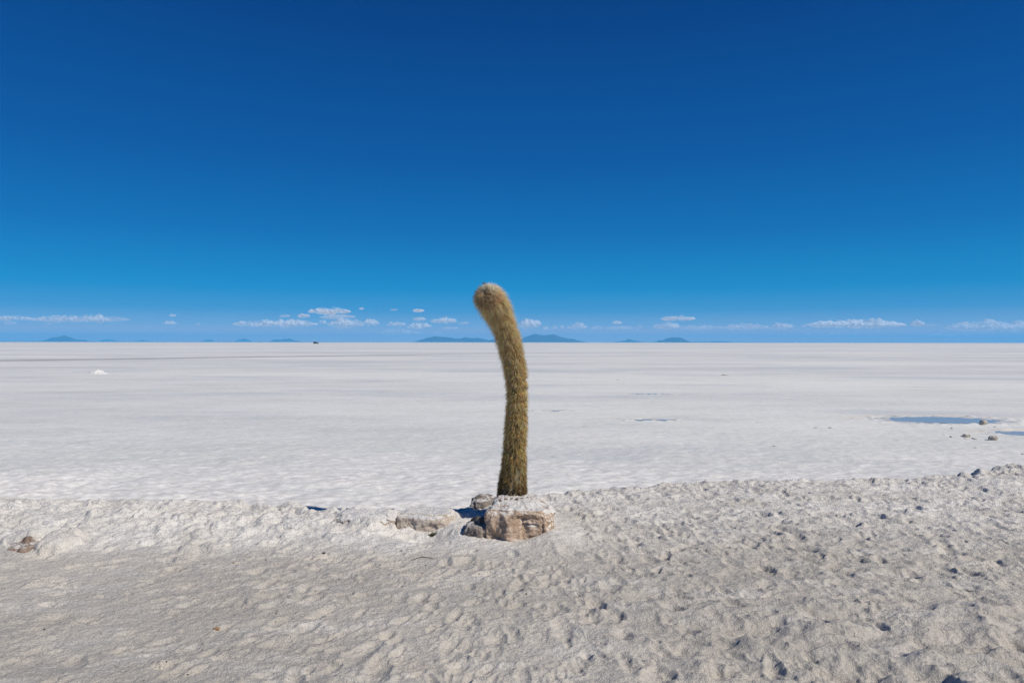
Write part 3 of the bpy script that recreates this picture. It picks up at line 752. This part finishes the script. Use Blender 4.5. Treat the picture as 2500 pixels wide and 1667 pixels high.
# woolly crown: long pale hairs round the growing tip
n = 6000
e = np.arcsin(rng.uniform(0.0, 0.985, n)); A = rng.uniform(0, 2 * np.pi, n)
tL, aL, bL = (q_[0] for q_ in frames(np.array([L - 0.002])))
cL = catmull(np.array([L]))[0]; rL = core_r(np.array([L]))[0]
rd = np.cos(A)[:, None] * aL + np.sin(A)[:, None] * bL
nn = np.cos(e)[:, None] * rd + np.sin(e)[:, None] * tL
root = cL + nn * rL * 0.98
direc = nn + 0.75 * rd * np.sin(e)[:, None] - 0.35 * tL * np.cos(e)[:, None] + 0.30 * rng.normal(size=(n, 3))
length = 0.066 * rng.uniform(0.5, 1.3, n)
up = np.clip(nn[:, 2] + 0.3 * nn[:, 0], 0, 1)[:, None]
tone = np.array([0.82, 0.64, 0.42]) * (1 - up) + np.array([0.95, 0.86, 0.70]) * up
pink = np.exp(-((nn[:, 0] - 0.75) / 0.35) ** 2)[:, None]
tone = tone * (1 - 0.5 * pink) + np.array([0.70, 0.42, 0.20]) * 0.5 * pink
tone = np.clip(tone * np.exp(0.22 * rng.normal(size=n))[:, None], 0.02, 0.9)
dk = rng.uniform(size=n) < 0.08 + 0.2 * sstep(0.93, 1.0, np.sin(e))
tone[dk] = tone[dk] * [0.35, 0.32, 0.33]
cr = spine_mesh('crown_hairs', root - base, direc, length, np.full(n, 0.0021), tone, M_SPINE, cact, droop=0.1)
tag(cr, 'long pale whitish hairs fanning from the growing tip', kind='stuff')
# small dark withered bud at the very top
M_BUD = simple_mat('withered_bud', (0.09, 0.055, 0.035), 0.9, var=0.4, scale=90)
bp = px(1183, 693, CD - 0.22)
th = np.linspace(0, np.pi, 13); ph = np.linspace(0, 2 * np.pi, 18, endpoint=False)
TH, PH = np.meshgrid(th, ph, indexing='ij')
dd = np.stack([np.sin(TH) * np.cos(PH), np.sin(TH) * np.sin(PH), np.cos(TH)], -1)
dd = dd * (1 + 0.4 * noise(dd[..., 0] * 2.5, dd[..., 1] * 2.5, dd[..., 2] * 2.5))[..., None]
rot = np.array([[0.75, 0, 0.66], [0, 1, 0], [-0.66, 0, 0.75]])
v = (dd.reshape(-1, 3) * [0.017, 0.010, 0.008]) @ rot.T + bp - base
idx = np.arange(TH.size).reshape(TH.shape); i2 = np.roll(idx, -1, 1)
mesh_obj('bud', v, np.stack([idx[:-1], idx[1:], i2[1:], i2[:-1]], -1).reshape(-1, 4), M_BUD, cact)
# dead root collar: ragged dry scales around the foot
n = 700
A = rng.uniform(0, 2 * np.pi, n); S = rng.uniform(seg[1] - 0.03, seg[1] + 0.10, n) * 1.0
t, ax, bx = frames(S); c0 = catmull(S); r0 = core_r(S)
nr_ = np.cos(A)[:, None] * ax + np.sin(A)[:, None] * bx
tn = np.where((rng.uniform(size=n) < 0.55)[:, None], np.array([0.06, 0.035, 0.02]), np.array([0.46, 0.38, 0.27])) * np.exp(0.3 * rng.normal(size=n))[:, None]
spine_mesh('root_collar', c0 + nr_ * (r0 * 0.97)[:, None] - base, nr_ * 0.7 + rng.normal(size=(n, 3)) * 0.55 - t * 0.3, 0.035 * rng.uniform(0.5, 1.2, n), 0.007 * rng.uniform(0.5, 1.3, n), np.clip(tn, 0.01, 0.7), M_SPINE, cact, droop=0.1)

# ------------------------------------------------------------------ small things on the sand
M_MOSS = simple_mat('dry_moss', (0.10, 0.10, 0.03), 0.9)
n = 160
m0 = np.array([-0.645, 5.745, bank_z(-0.645, 5.70) + 0.0])
tn = np.array([0.13, 0.12, 0.03]) * np.exp(0.4 * rng.normal(size=n))[:, None]
mo = empty('moss_tuft', tuple(m0)); tag(mo, 'tiny olive green tuft of moss at the foot of the flat topped stone', 'moss')
spine_mesh('blades', rng.normal(size=(n, 3)) * [0.022, 0.010, 0.004], rng.normal(size=(n, 3)) * 0.6 + [0, -0.4, 0.8], 0.03 * rng.uniform(0.5, 1.2, n), np.full(n, 0.005), np.clip(tn, 0, 1), M_SPINE, mo)
M_TWIG = simple_mat('dry_twig', (0.10, 0.075, 0.05), 0.9, var=0.3, scale=60)
def twig(name, path, r, label, cat):
    path = np.array(path, float); n_ = len(path)
    V = []; k_ = 6
    for i_ in range(n_):
        t_ = path[min(i_ + 1, n_ - 1)] - path[max(i_ - 1, 0)]; t_ /= np.linalg.norm(t_)
        u = np.cross(t_, [0, 0, 1.0]); u /= np.linalg.norm(u); w = np.cross(u, t_)
        rr = r * (0.5 + 0.8 * math.sin(math.pi * min(0.95, (i_ + 0.6) / n_)))
        for a in range(k_): V.append(path[i_] + rr * (u * math.cos(a * math.tau / k_) + w * math.sin(a * math.tau / k_)))
    f = [[i_ * k_ + a, i_ * k_ + (a + 1) % k_, (i_ + 1) * k_ + (a + 1) % k_, (i_ + 1) * k_ + a] for i_ in range(n_ - 1) for a in range(k_)]
    f += [list(range(k_))[::-1], [(n_ - 1) * k_ + a for a in range(k_)]]
    return tag(mesh_obj(name, V, f, M_TWIG), label, cat)
def on_bank(x, y):
    """point of the sand bank seen at photograph pixel x, y"""
    for d in np.arange(2.6, 8.5, 0.01):
        p_ = px(x, y, d)
        if p_[2] <= bank_z(p_[0], d): return np.array([p_[0], d, bank_z(p_[0], d)])
    return np.array([p_[0], d, p_[2]])
twig('twig', [on_bank(x, y) + [0, 0, 0.004] for x, y in ((1005, 1369), (1018, 1364), (1032, 1361), (1046, 1363), (1061, 1364))], 0.0022, 'thin dry twig lying flat on the sand in front of the stone row', 'twig')
lit = [(530, 1537.5, 0.022, 'curled orange brown husk lying on the smooth sand'), (792, 1352, 0.017, 'dark curled husk on the white slope beneath the widest buried stone'),
       (571, 1375, 0.010, 'tiny rust coloured chip on the white slope near the small ledge stone'), (983, 1343, 0.016, 'pale chip standing on edge in front of the flat topped stone')]
for i_, (x, y, s_, lb) in enumerate(lit):
    p_ = on_bank(x, y)
    boulder('husk' if i_ < 2 else 'chip', tuple(p_ + [0, 0, s_ * 0.25]), (s_ * 1.7, s_, s_ * 0.7), simple_mat('dry_husk', [(0.30, 0.17, 0.08), (0.10, 0.075, 0.06), (0.28, 0.12, 0.06), (0.55, 0.52, 0.48)][i_], 0.9, var=0.3, scale=80), 60 + i_ * 7, lb, ['husk', 'husk', 'chip', 'chip'][i_], res=16)
grp = 'dark pebbles scattered on the sand'
pp = None
spots = [(353, 1663), (460, 1648), (500, 1380), (1040, 1380), (1170, 1402), (1285, 1452), (955, 1492), (675, 1500), (408, 1625), (110, 1537), (712, 1330), (655, 1325), (650, 1368), (710, 1355), (1650, 1490), (1520, 1510)]
for (x, y) in spots:
    p_ = on_bank(x, y); s_ = random.uniform(0.007, 0.013)
    if pp is None:
        pp = boulder('pebble', (0, 0, 0), (1, 0.9, 0.8), simple_mat('dark_grit', (0.07, 0.06, 0.05), 0.9), 88.0, 'tiny dark pebble lying on the trodden grey sand', 'pebble', grp, res=12); o = pp
    else:
        o = pp.copy(); C.objects.link(o)
    o.location = tuple(p_ + [0, 0, s_ * 0.2]); o.scale = (s_, s_, s_); o.rotation_euler = (0, 0, random.uniform(0, 6))

M_CRUMB = simple_mat('dead_bark', (0.17, 0.12, 0.075), 0.95, var=0.5, scale=60)
cp = None
for (x, y, s_) in ((1222, 1221, .028), (1236, 1219, .034), (1250, 1218, .026), (1262, 1219, .034), (1276, 1217, .028), (1288, 1216, .032)):
    d_ = (CAM_H - 0.278) * F / (y - HOR)
    if cp is None:
        cp = boulder('bark_flake', (0, 0, 0), (1.3, 0.8, 0.7), M_CRUMB, 93.0, 'dry brown flake of bark fallen on the rock at the foot of the cactus', 'bark flake', 'bark flakes at the cactus foot', res=14, amp=0.6); o = cp
    else:
        o = cp.copy(); C.objects.link(o)
    p_ = px(x, y, d_); o.location = tuple(p_); o.scale = (s_, s_, s_); o.rotation_euler = (random.uniform(-.4, .4), random.uniform(-.4, .4), random.uniform(0, 6))

# ------------------------------------------------------------------ car far out on the flat
M_CAR = simple_mat('dark_car_paint', (0.035, 0.04, 0.04), 0.35); M_GLASS = simple_mat('car_glass', (0.02, 0.025, 0.03), 0.08)
M_TYRE = simple_mat('tyre_rubber', (0.02, 0.02, 0.02), 0.9); M_LOAD = simple_mat('roof_load_canvas', (0.30, 0.24, 0.22), 0.9, var=0.3, scale=4)
D = 640.0
car = empty('off_road_car', ((771.5 - 1250) / F * D, D, SALT_Z)); tag(car, 'tiny dark off road car with a loaded roof far out near the horizon', 'car')
def prism(name, prof, w, mat, parent, y0=0.0, taper=0.0):
    """side profile (x, z) extruded to width w, upper points drawn in by taper"""
    n_ = len(prof); V = []
    zs_ = [q_[1] for q_ in prof]; lo, hi = min(zs_), max(zs_)
    for sgn in (-1, 1):
        for (x, z) in prof: V.append((x, y0 + sgn * (w / 2 - taper * (z - lo) / max(hi - lo, 1e-6)), z))
    f = [list(range(n_)), list(range(2 * n_ - 1, n_ - 1, -1))] + [[i_, n_ + i_, n_ + (i_ + 1) % n_, (i_ + 1) % n_] for i_ in range(n_)]
    return mesh_obj(name, V, f, mat, parent, smooth=False)
prism('body', [(-2.3, 0.55), (-1.95, 0.45), (1.9, 0.45), (2.2, 0.5), (2.3, 0.75), (2.25, 1.02), (1.9, 1.14), (1.0, 1.22), (0.45, 1.86), (0.2, 1.94), (-1.9, 1.94), (-2.15, 1.85), (-2.3, 1.15)], 1.85, M_CAR, car, taper=0.12)
for y0 in (-0.9, 0.9):
    s_ = 1 if y0 > 0 else -1
    prism('side_window', [(-2.05, 1.22), (0.78, 1.26), (0.38, 1.76), (-1.95, 1.80)], 0.02, M_GLASS, car, y0=s_ * 0.868)
prism('windscreen', [(1.0, 1.25), (1.02, 1.24), (0.49, 1.85), (0.47, 1.86)], 1.5, M_GLASS, car)
for xw in (-1.4, 1.4):
    for yw in (-0.8, 0.8):
        prism('wheel', [(xw + 0.4 * math.cos(a), 0.4 + 0.4 * math.sin(a)) for a in np.linspace(0, 2 * np.pi, 20, endpoint=False)], 0.26, M_TYRE, car, y0=yw)
prism('roof_load', [(-2.0, 1.97), (0.1, 1.97), (0.0, 2.25), (-0.7, 2.42), (-1.5, 2.45), (-1.95, 2.3)], 1.35, M_LOAD, car, taper=0.1)
prism('bumper', [(2.24, 0.45), (2.42, 0.5), (2.42, 0.68), (2.24, 0.72)], 1.8, M_TYRE, car)

# ------------------------------------------------------------------ clouds low over the horizon (beyond the haze box)
M_CLOUD, nt, b = new_mat('cloud_vapour'); k = NB(nt)
nt.nodes.remove(b)
out = [x for x in nt.nodes if x.type == 'OUTPUT_MATERIAL'][0]
p = k.pos()
n1 = k.noise(k.scaled(p, 0.0011, 0.0011, 0.0030), 1.0, 5, 0.52)
lw = k.n('ShaderNodeLayerWeight'); lw.inputs[0].default_value = 0.5
face = k.math('SUBTRACT', 1.0, lw.outputs['Facing'])
oi = k.n('ShaderNodeObjectInfo')
alpha = k.math('MULTIPLY', k.ramp(face, 0.10, 1.0), k.ramp(n1, 0.24, 0.58))
alpha = k.math('MULTIPLY', alpha, oi.outputs['Alpha'])
df = k.n('ShaderNodeBsdfDiffuse'); df.inputs[0].default_value = (0.84, 0.90, 0.96, 1)
tl = k.n('ShaderNodeBsdfTranslucent'); tl.inputs[0].default_value = (0.84, 0.90, 0.96, 1)
m1 = k.n('ShaderNodeMixShader'); m1.inputs[0].default_value = 0.4; k.ln(df.outputs[0], m1.inputs[1]); k.ln(tl.outputs[0], m1.inputs[2])
tp = k.n('ShaderNodeBsdfTransparent')
m2 = k.n('ShaderNodeMixShader'); k.ln(alpha, m2.inputs[0]); k.ln(tp.outputs[0], m2.inputs[1]); k.ln(m1.outputs[0], m2.inputs[2])
k.ln(m2.outputs[0], out.inputs[0])
CLD = 40000.0
def cloud(x0, x1, yt, yb, op, label, group=None, seed=[0]):
    """puffy bank of vapour spanning photograph pixels x0..x1, yt..yb"""
    seed[0] += 1
    D = CLD + 900.0 * (seed[0] % 7)
    s = D / F
    hw, hh = (x1 - x0) / 2 * s * 1.06, (yb - yt) / 2 * s * 1.15
    cx, cz = ((x0 + x1) / 2 - 1250) * s, CAM_H + (HOR + ((x0 + x1) / 2 - 1250) * 0.00096 - (yt + yb) / 2) * s
    nu = int(min(220, max(40, (x1 - x0) * 1.2))); nv_ = 36
    u = np.linspace(-1, 1, nu); ph = np.linspace(0, 2 * np.pi, nv_, endpoint=False)
    U, PHI = np.meshgrid(u, ph, indexing='ij')
    sd = seed[0] * 13.7
    lumps = 1 + 0.55 * fbm(U * hw / (hh * 1.7) + sd, U * 0, o=4)
    e = np.clip(1 - np.abs(U) ** 2.4, 0, 1) ** 0.6
    x = U * hw; y_ = np.cos(PHI) * e * hh * 1.2; z_ = np.sin(PHI) * e * hh * lumps
    z_ = np.where(z_ < 0, z_ * 0.75, z_)
    z_ = z_ + 0.18 * hh * noise(U * hw / hh * 0.35 + sd, U * 0 + 3)
    d_ = 0.40 * hh * fbm(x / hh * 0.9 + sd, y_ / hh * 0.9, z_ / hh * 1.2, o=4) * e
    v = np.stack([x, y_ + d_ * np.cos(PHI), z_ + d_ * np.sin(PHI) * np.where(z_ > 0, 1, 0.4)], -1).reshape(-1, 3)
    idx = np.arange(U.size).reshape(U.shape); i2 = np.roll(idx, -1, 1)
    q = np.stack([idx[:-1], i2[:-1], i2[1:], idx[1:]], -1).reshape(-1, 4)
    o = mesh_obj('cloud', v, q, M_CLOUD)
    o.location = (cx, D, cz); o.color = (1, 1, 1, op * (0.88 if x0 < 1940 else 1.25))
    return tag(o, label, 'cloud', group)
G1 = 'low clouds over the horizon'
cloud(-40, 78, 771, 785, 0.75, 'low puffy cloud cut off by the left picture edge', G1)
cloud(72, 312, 771, 789, 0.75, 'long dim grey cloud floating above the leftmost hill', G1)
cloud(8, 42, 784, 793, 0.4, 'faint scrap of cloud beneath the cloud at the left picture edge', G1)
cloud(112, 126, 788, 793, 0.45, 'tiny faint puff beneath the long dim cloud above the leftmost hill', G1)
cloud(413, 430, 767, 774, 0.5, 'tiny faint cloud, upper of the close pair alone in the left sky', G1)
cloud(399, 433, 784, 794, 0.85, 'small bright cloud, lower of the close pair alone in the left sky', G1)
cloud(474, 490, 789, 796, 0.35, 'barely visible puff between the lone pair and the long white cloud', G1)
cloud(572, 772, 781, 802, 0.95, 'long white cloud above and left of the tiny car', G1)
cloud(682, 709, 768, 776, 0.4, 'faint wisp above the middle of the long white cloud', G1)
cloud(726, 757, 766, 778, 0.65, 'small hazy cloud left of the tall heaped cloud', G1)
cloud(754, 855, 752, 769, 1.0, 'bright upper heap of the tall cloud above the tiny car', G1)
cloud(781, 866, 768, 780, 0.5, 'grey veil between the upper and lower heaps of the tall cloud', G1)
cloud(800, 889, 779, 804, 0.9, 'sloping lower heap of the tall cloud right of the tiny car', G1)
cloud(778, 798, 781, 793, 0.7, 'little knob of cloud directly above the tiny car', G1)
cloud(876, 889, 750, 757, 0.75, 'tiny white puff high right of the tall heaped cloud', G1)
cloud(953, 972, 754, 759, 0.4, 'thin faint dash of cloud between two brighter high puffs', G1)
cloud(1007, 1036, 754, 763, 0.9, 'small bright oval cloud nearest the cactus head', G1)
cloud(884, 926, 780, 797, 0.9, 'rounded white cloud just right of the tall heaped cloud', G1)
cloud(945, 991, 786, 798, 0.75, 'two lobed small cloud between the rounded and the trailing cloud', G1)
cloud(995, 1053, 788, 806, 0.8, 'trailing cloud that slopes down towards the cactus', G1)
cloud(1007, 1040, 775, 785, 0.65, 'small soft cloud just above the trailing cloud', G1)
cloud(1052, 1114, 775, 792, 0.8, 'ragged cloud closest to the left side of the cactus neck', G1)
cloud(1081, 1118, 798, 805, 0.7, 'flat little cloud over the hills left of the cactus', G1)
cloud(929, 1027, 805, 820, 0.75, 'lowest long pale cloud left of the hills behind the cactus', G1)
cloud(1050, 1087, 812, 821, 0.4, 'faint streak touching the top of the hills left of the cactus', G1)
cloud(1118, 1145, 784, 794, 0.4, 'faint shred of cloud touching the left edge of the cactus', G1)
cloud(1266, 1322, 780, 806, 0.9, 'heaped cloud touching the right side of the cactus above the peak', G1)
cloud(1324, 1339, 797, 807, 0.75, 'tiny bright puff over the tallest hill peak', G1)
cloud(1271, 1292, 807, 813, 0.6, 'thin low streak between the cactus and the tallest peak', G1)
cloud(1345, 1362, 795, 806, 0.4, 'faint scrap over the shoulder of the tallest hill', G1)
cloud(1367, 1378, 795, 806, 0.55, 'tiny upright puff next to the star shaped cloud', G1)
cloud(1384, 1433, 790, 807, 0.85, 'star shaped white cloud right of the tallest hill', G1)
cloud(1443, 1472, 796, 805, 0.5, 'dim flat cloud between the star shaped cloud and the long low one', G1)
cloud(1478, 1546, 796, 806, 0.65, 'low thin cloud beneath the lone bright oval', G1)
cloud(1494, 1519, 783, 793, 0.9, 'lone bright oval cloud above the smaller right hill', G1)
cloud(1552, 1568, 795, 807, 0.6, 'small square puff just left of the pair stacked over the far right hill', G1)
cloud(1496, 1526, 822, 829, 0.35, 'faint low streak beside the smaller right hill', G1)
cloud(1613, 1696, 772, 785, 0.95, 'upper wavy cloud of the two stacked over the far right hill', G1)
cloud(1593, 1659, 788, 806, 0.95, 'lower bright cloud of the two stacked over the far right hill', G1)
cloud(1655, 1766, 794, 807, 0.6, 'dim cloud trailing right from the lower stacked cloud', G1)
cloud(1768, 1876, 791, 807, 0.85, 'low white cloud with its brightest lump at the right end', G1)
cloud(1879, 1937, 790, 808, 0.8, 'small heaped cloud left of the longest bright cloud', G1)
cloud(1972, 2207, 781, 804, 1.3, 'longest brightest flat cloud in the right sky', G1)
cloud(1955, 1969, 794, 800, 0.7, 'tiny puff touching the left end of the longest bright cloud', G1)
cloud(1961, 1983, 813, 823, 0.4, 'dim puff under the left end of the longest bright cloud', G1)
cloud(2013, 2060, 810, 823, 0.5, 'dim cloud under the middle of the longest bright cloud', G1)
cloud(2068, 2094, 814, 824, 0.45, 'dim pale cloud right under the middle of the longest bright cloud', G1)
cloud(2132, 2150, 809, 816, 0.65, 'tiny bright puff under the right end of the longest bright cloud', G1)
cloud(2222, 2256, 783, 799, 0.95, 'small slanted cloud off the right end of the longest bright cloud', G1)
cloud(2250, 2286, 791, 797, 0.4, 'faint tail streaming right from the small slanted cloud', G1)
cloud(2348, 2366, 786, 792, 0.7, 'tiny puff above the big cloud at the right picture edge', G1)
cloud(2315, 2600, 785, 815, 0.9, 'big grey white cloud running out of the right picture edge', G1)
cloud(2254, 2332, 815, 826, 0.6, 'low streaky cloud left of the small knob under the big right cloud', G1)
cloud(2338, 2366, 815, 825, 0.65, 'small knob of cloud beneath the big right edge cloud', G1)
cloud(2400, 2434, 824, 833, 0.5, 'low faint cloud on the horizon under the big right edge cloud', G1)

# ------------------------------------------------------------------ haze: one box of even air round everything but the clouds
M_HAZE = bpy.data.materials.new('thin_air'); M_HAZE.use_nodes = True
nt = M_HAZE.node_tree; nt.nodes.clear(); k = NB(nt)
out = k.n('ShaderNodeOutputMaterial'); pv = k.n('ShaderNodeVolumePrincipled')
pv.inputs['Color'].default_value = (0.12, 0.535, 0.98, 1); pv.inputs['Density'].default_value = 7.8e-5; pv.inputs['Anisotropy'].default_value = 0.0
k.ln(pv.outputs[0], out.inputs['Volume'])
hx0, hx1, hy0, hy1, hz0, hz1 = -24000, 24000, -3500, 25500, -3.0, 270.0
V = [(x, y, z) for z in (hz0, hz1) for y in (hy0, hy1) for x in (hx0, hx1)]
hz = mesh_obj('haze', V, [[0, 2, 3, 1], [4, 5, 7, 6], [0, 1, 5, 4], [2, 6, 7, 3], [0, 4, 6, 2], [1, 3, 7, 5]], M_HAZE, smooth=False)
tag(hz, kind='stuff')
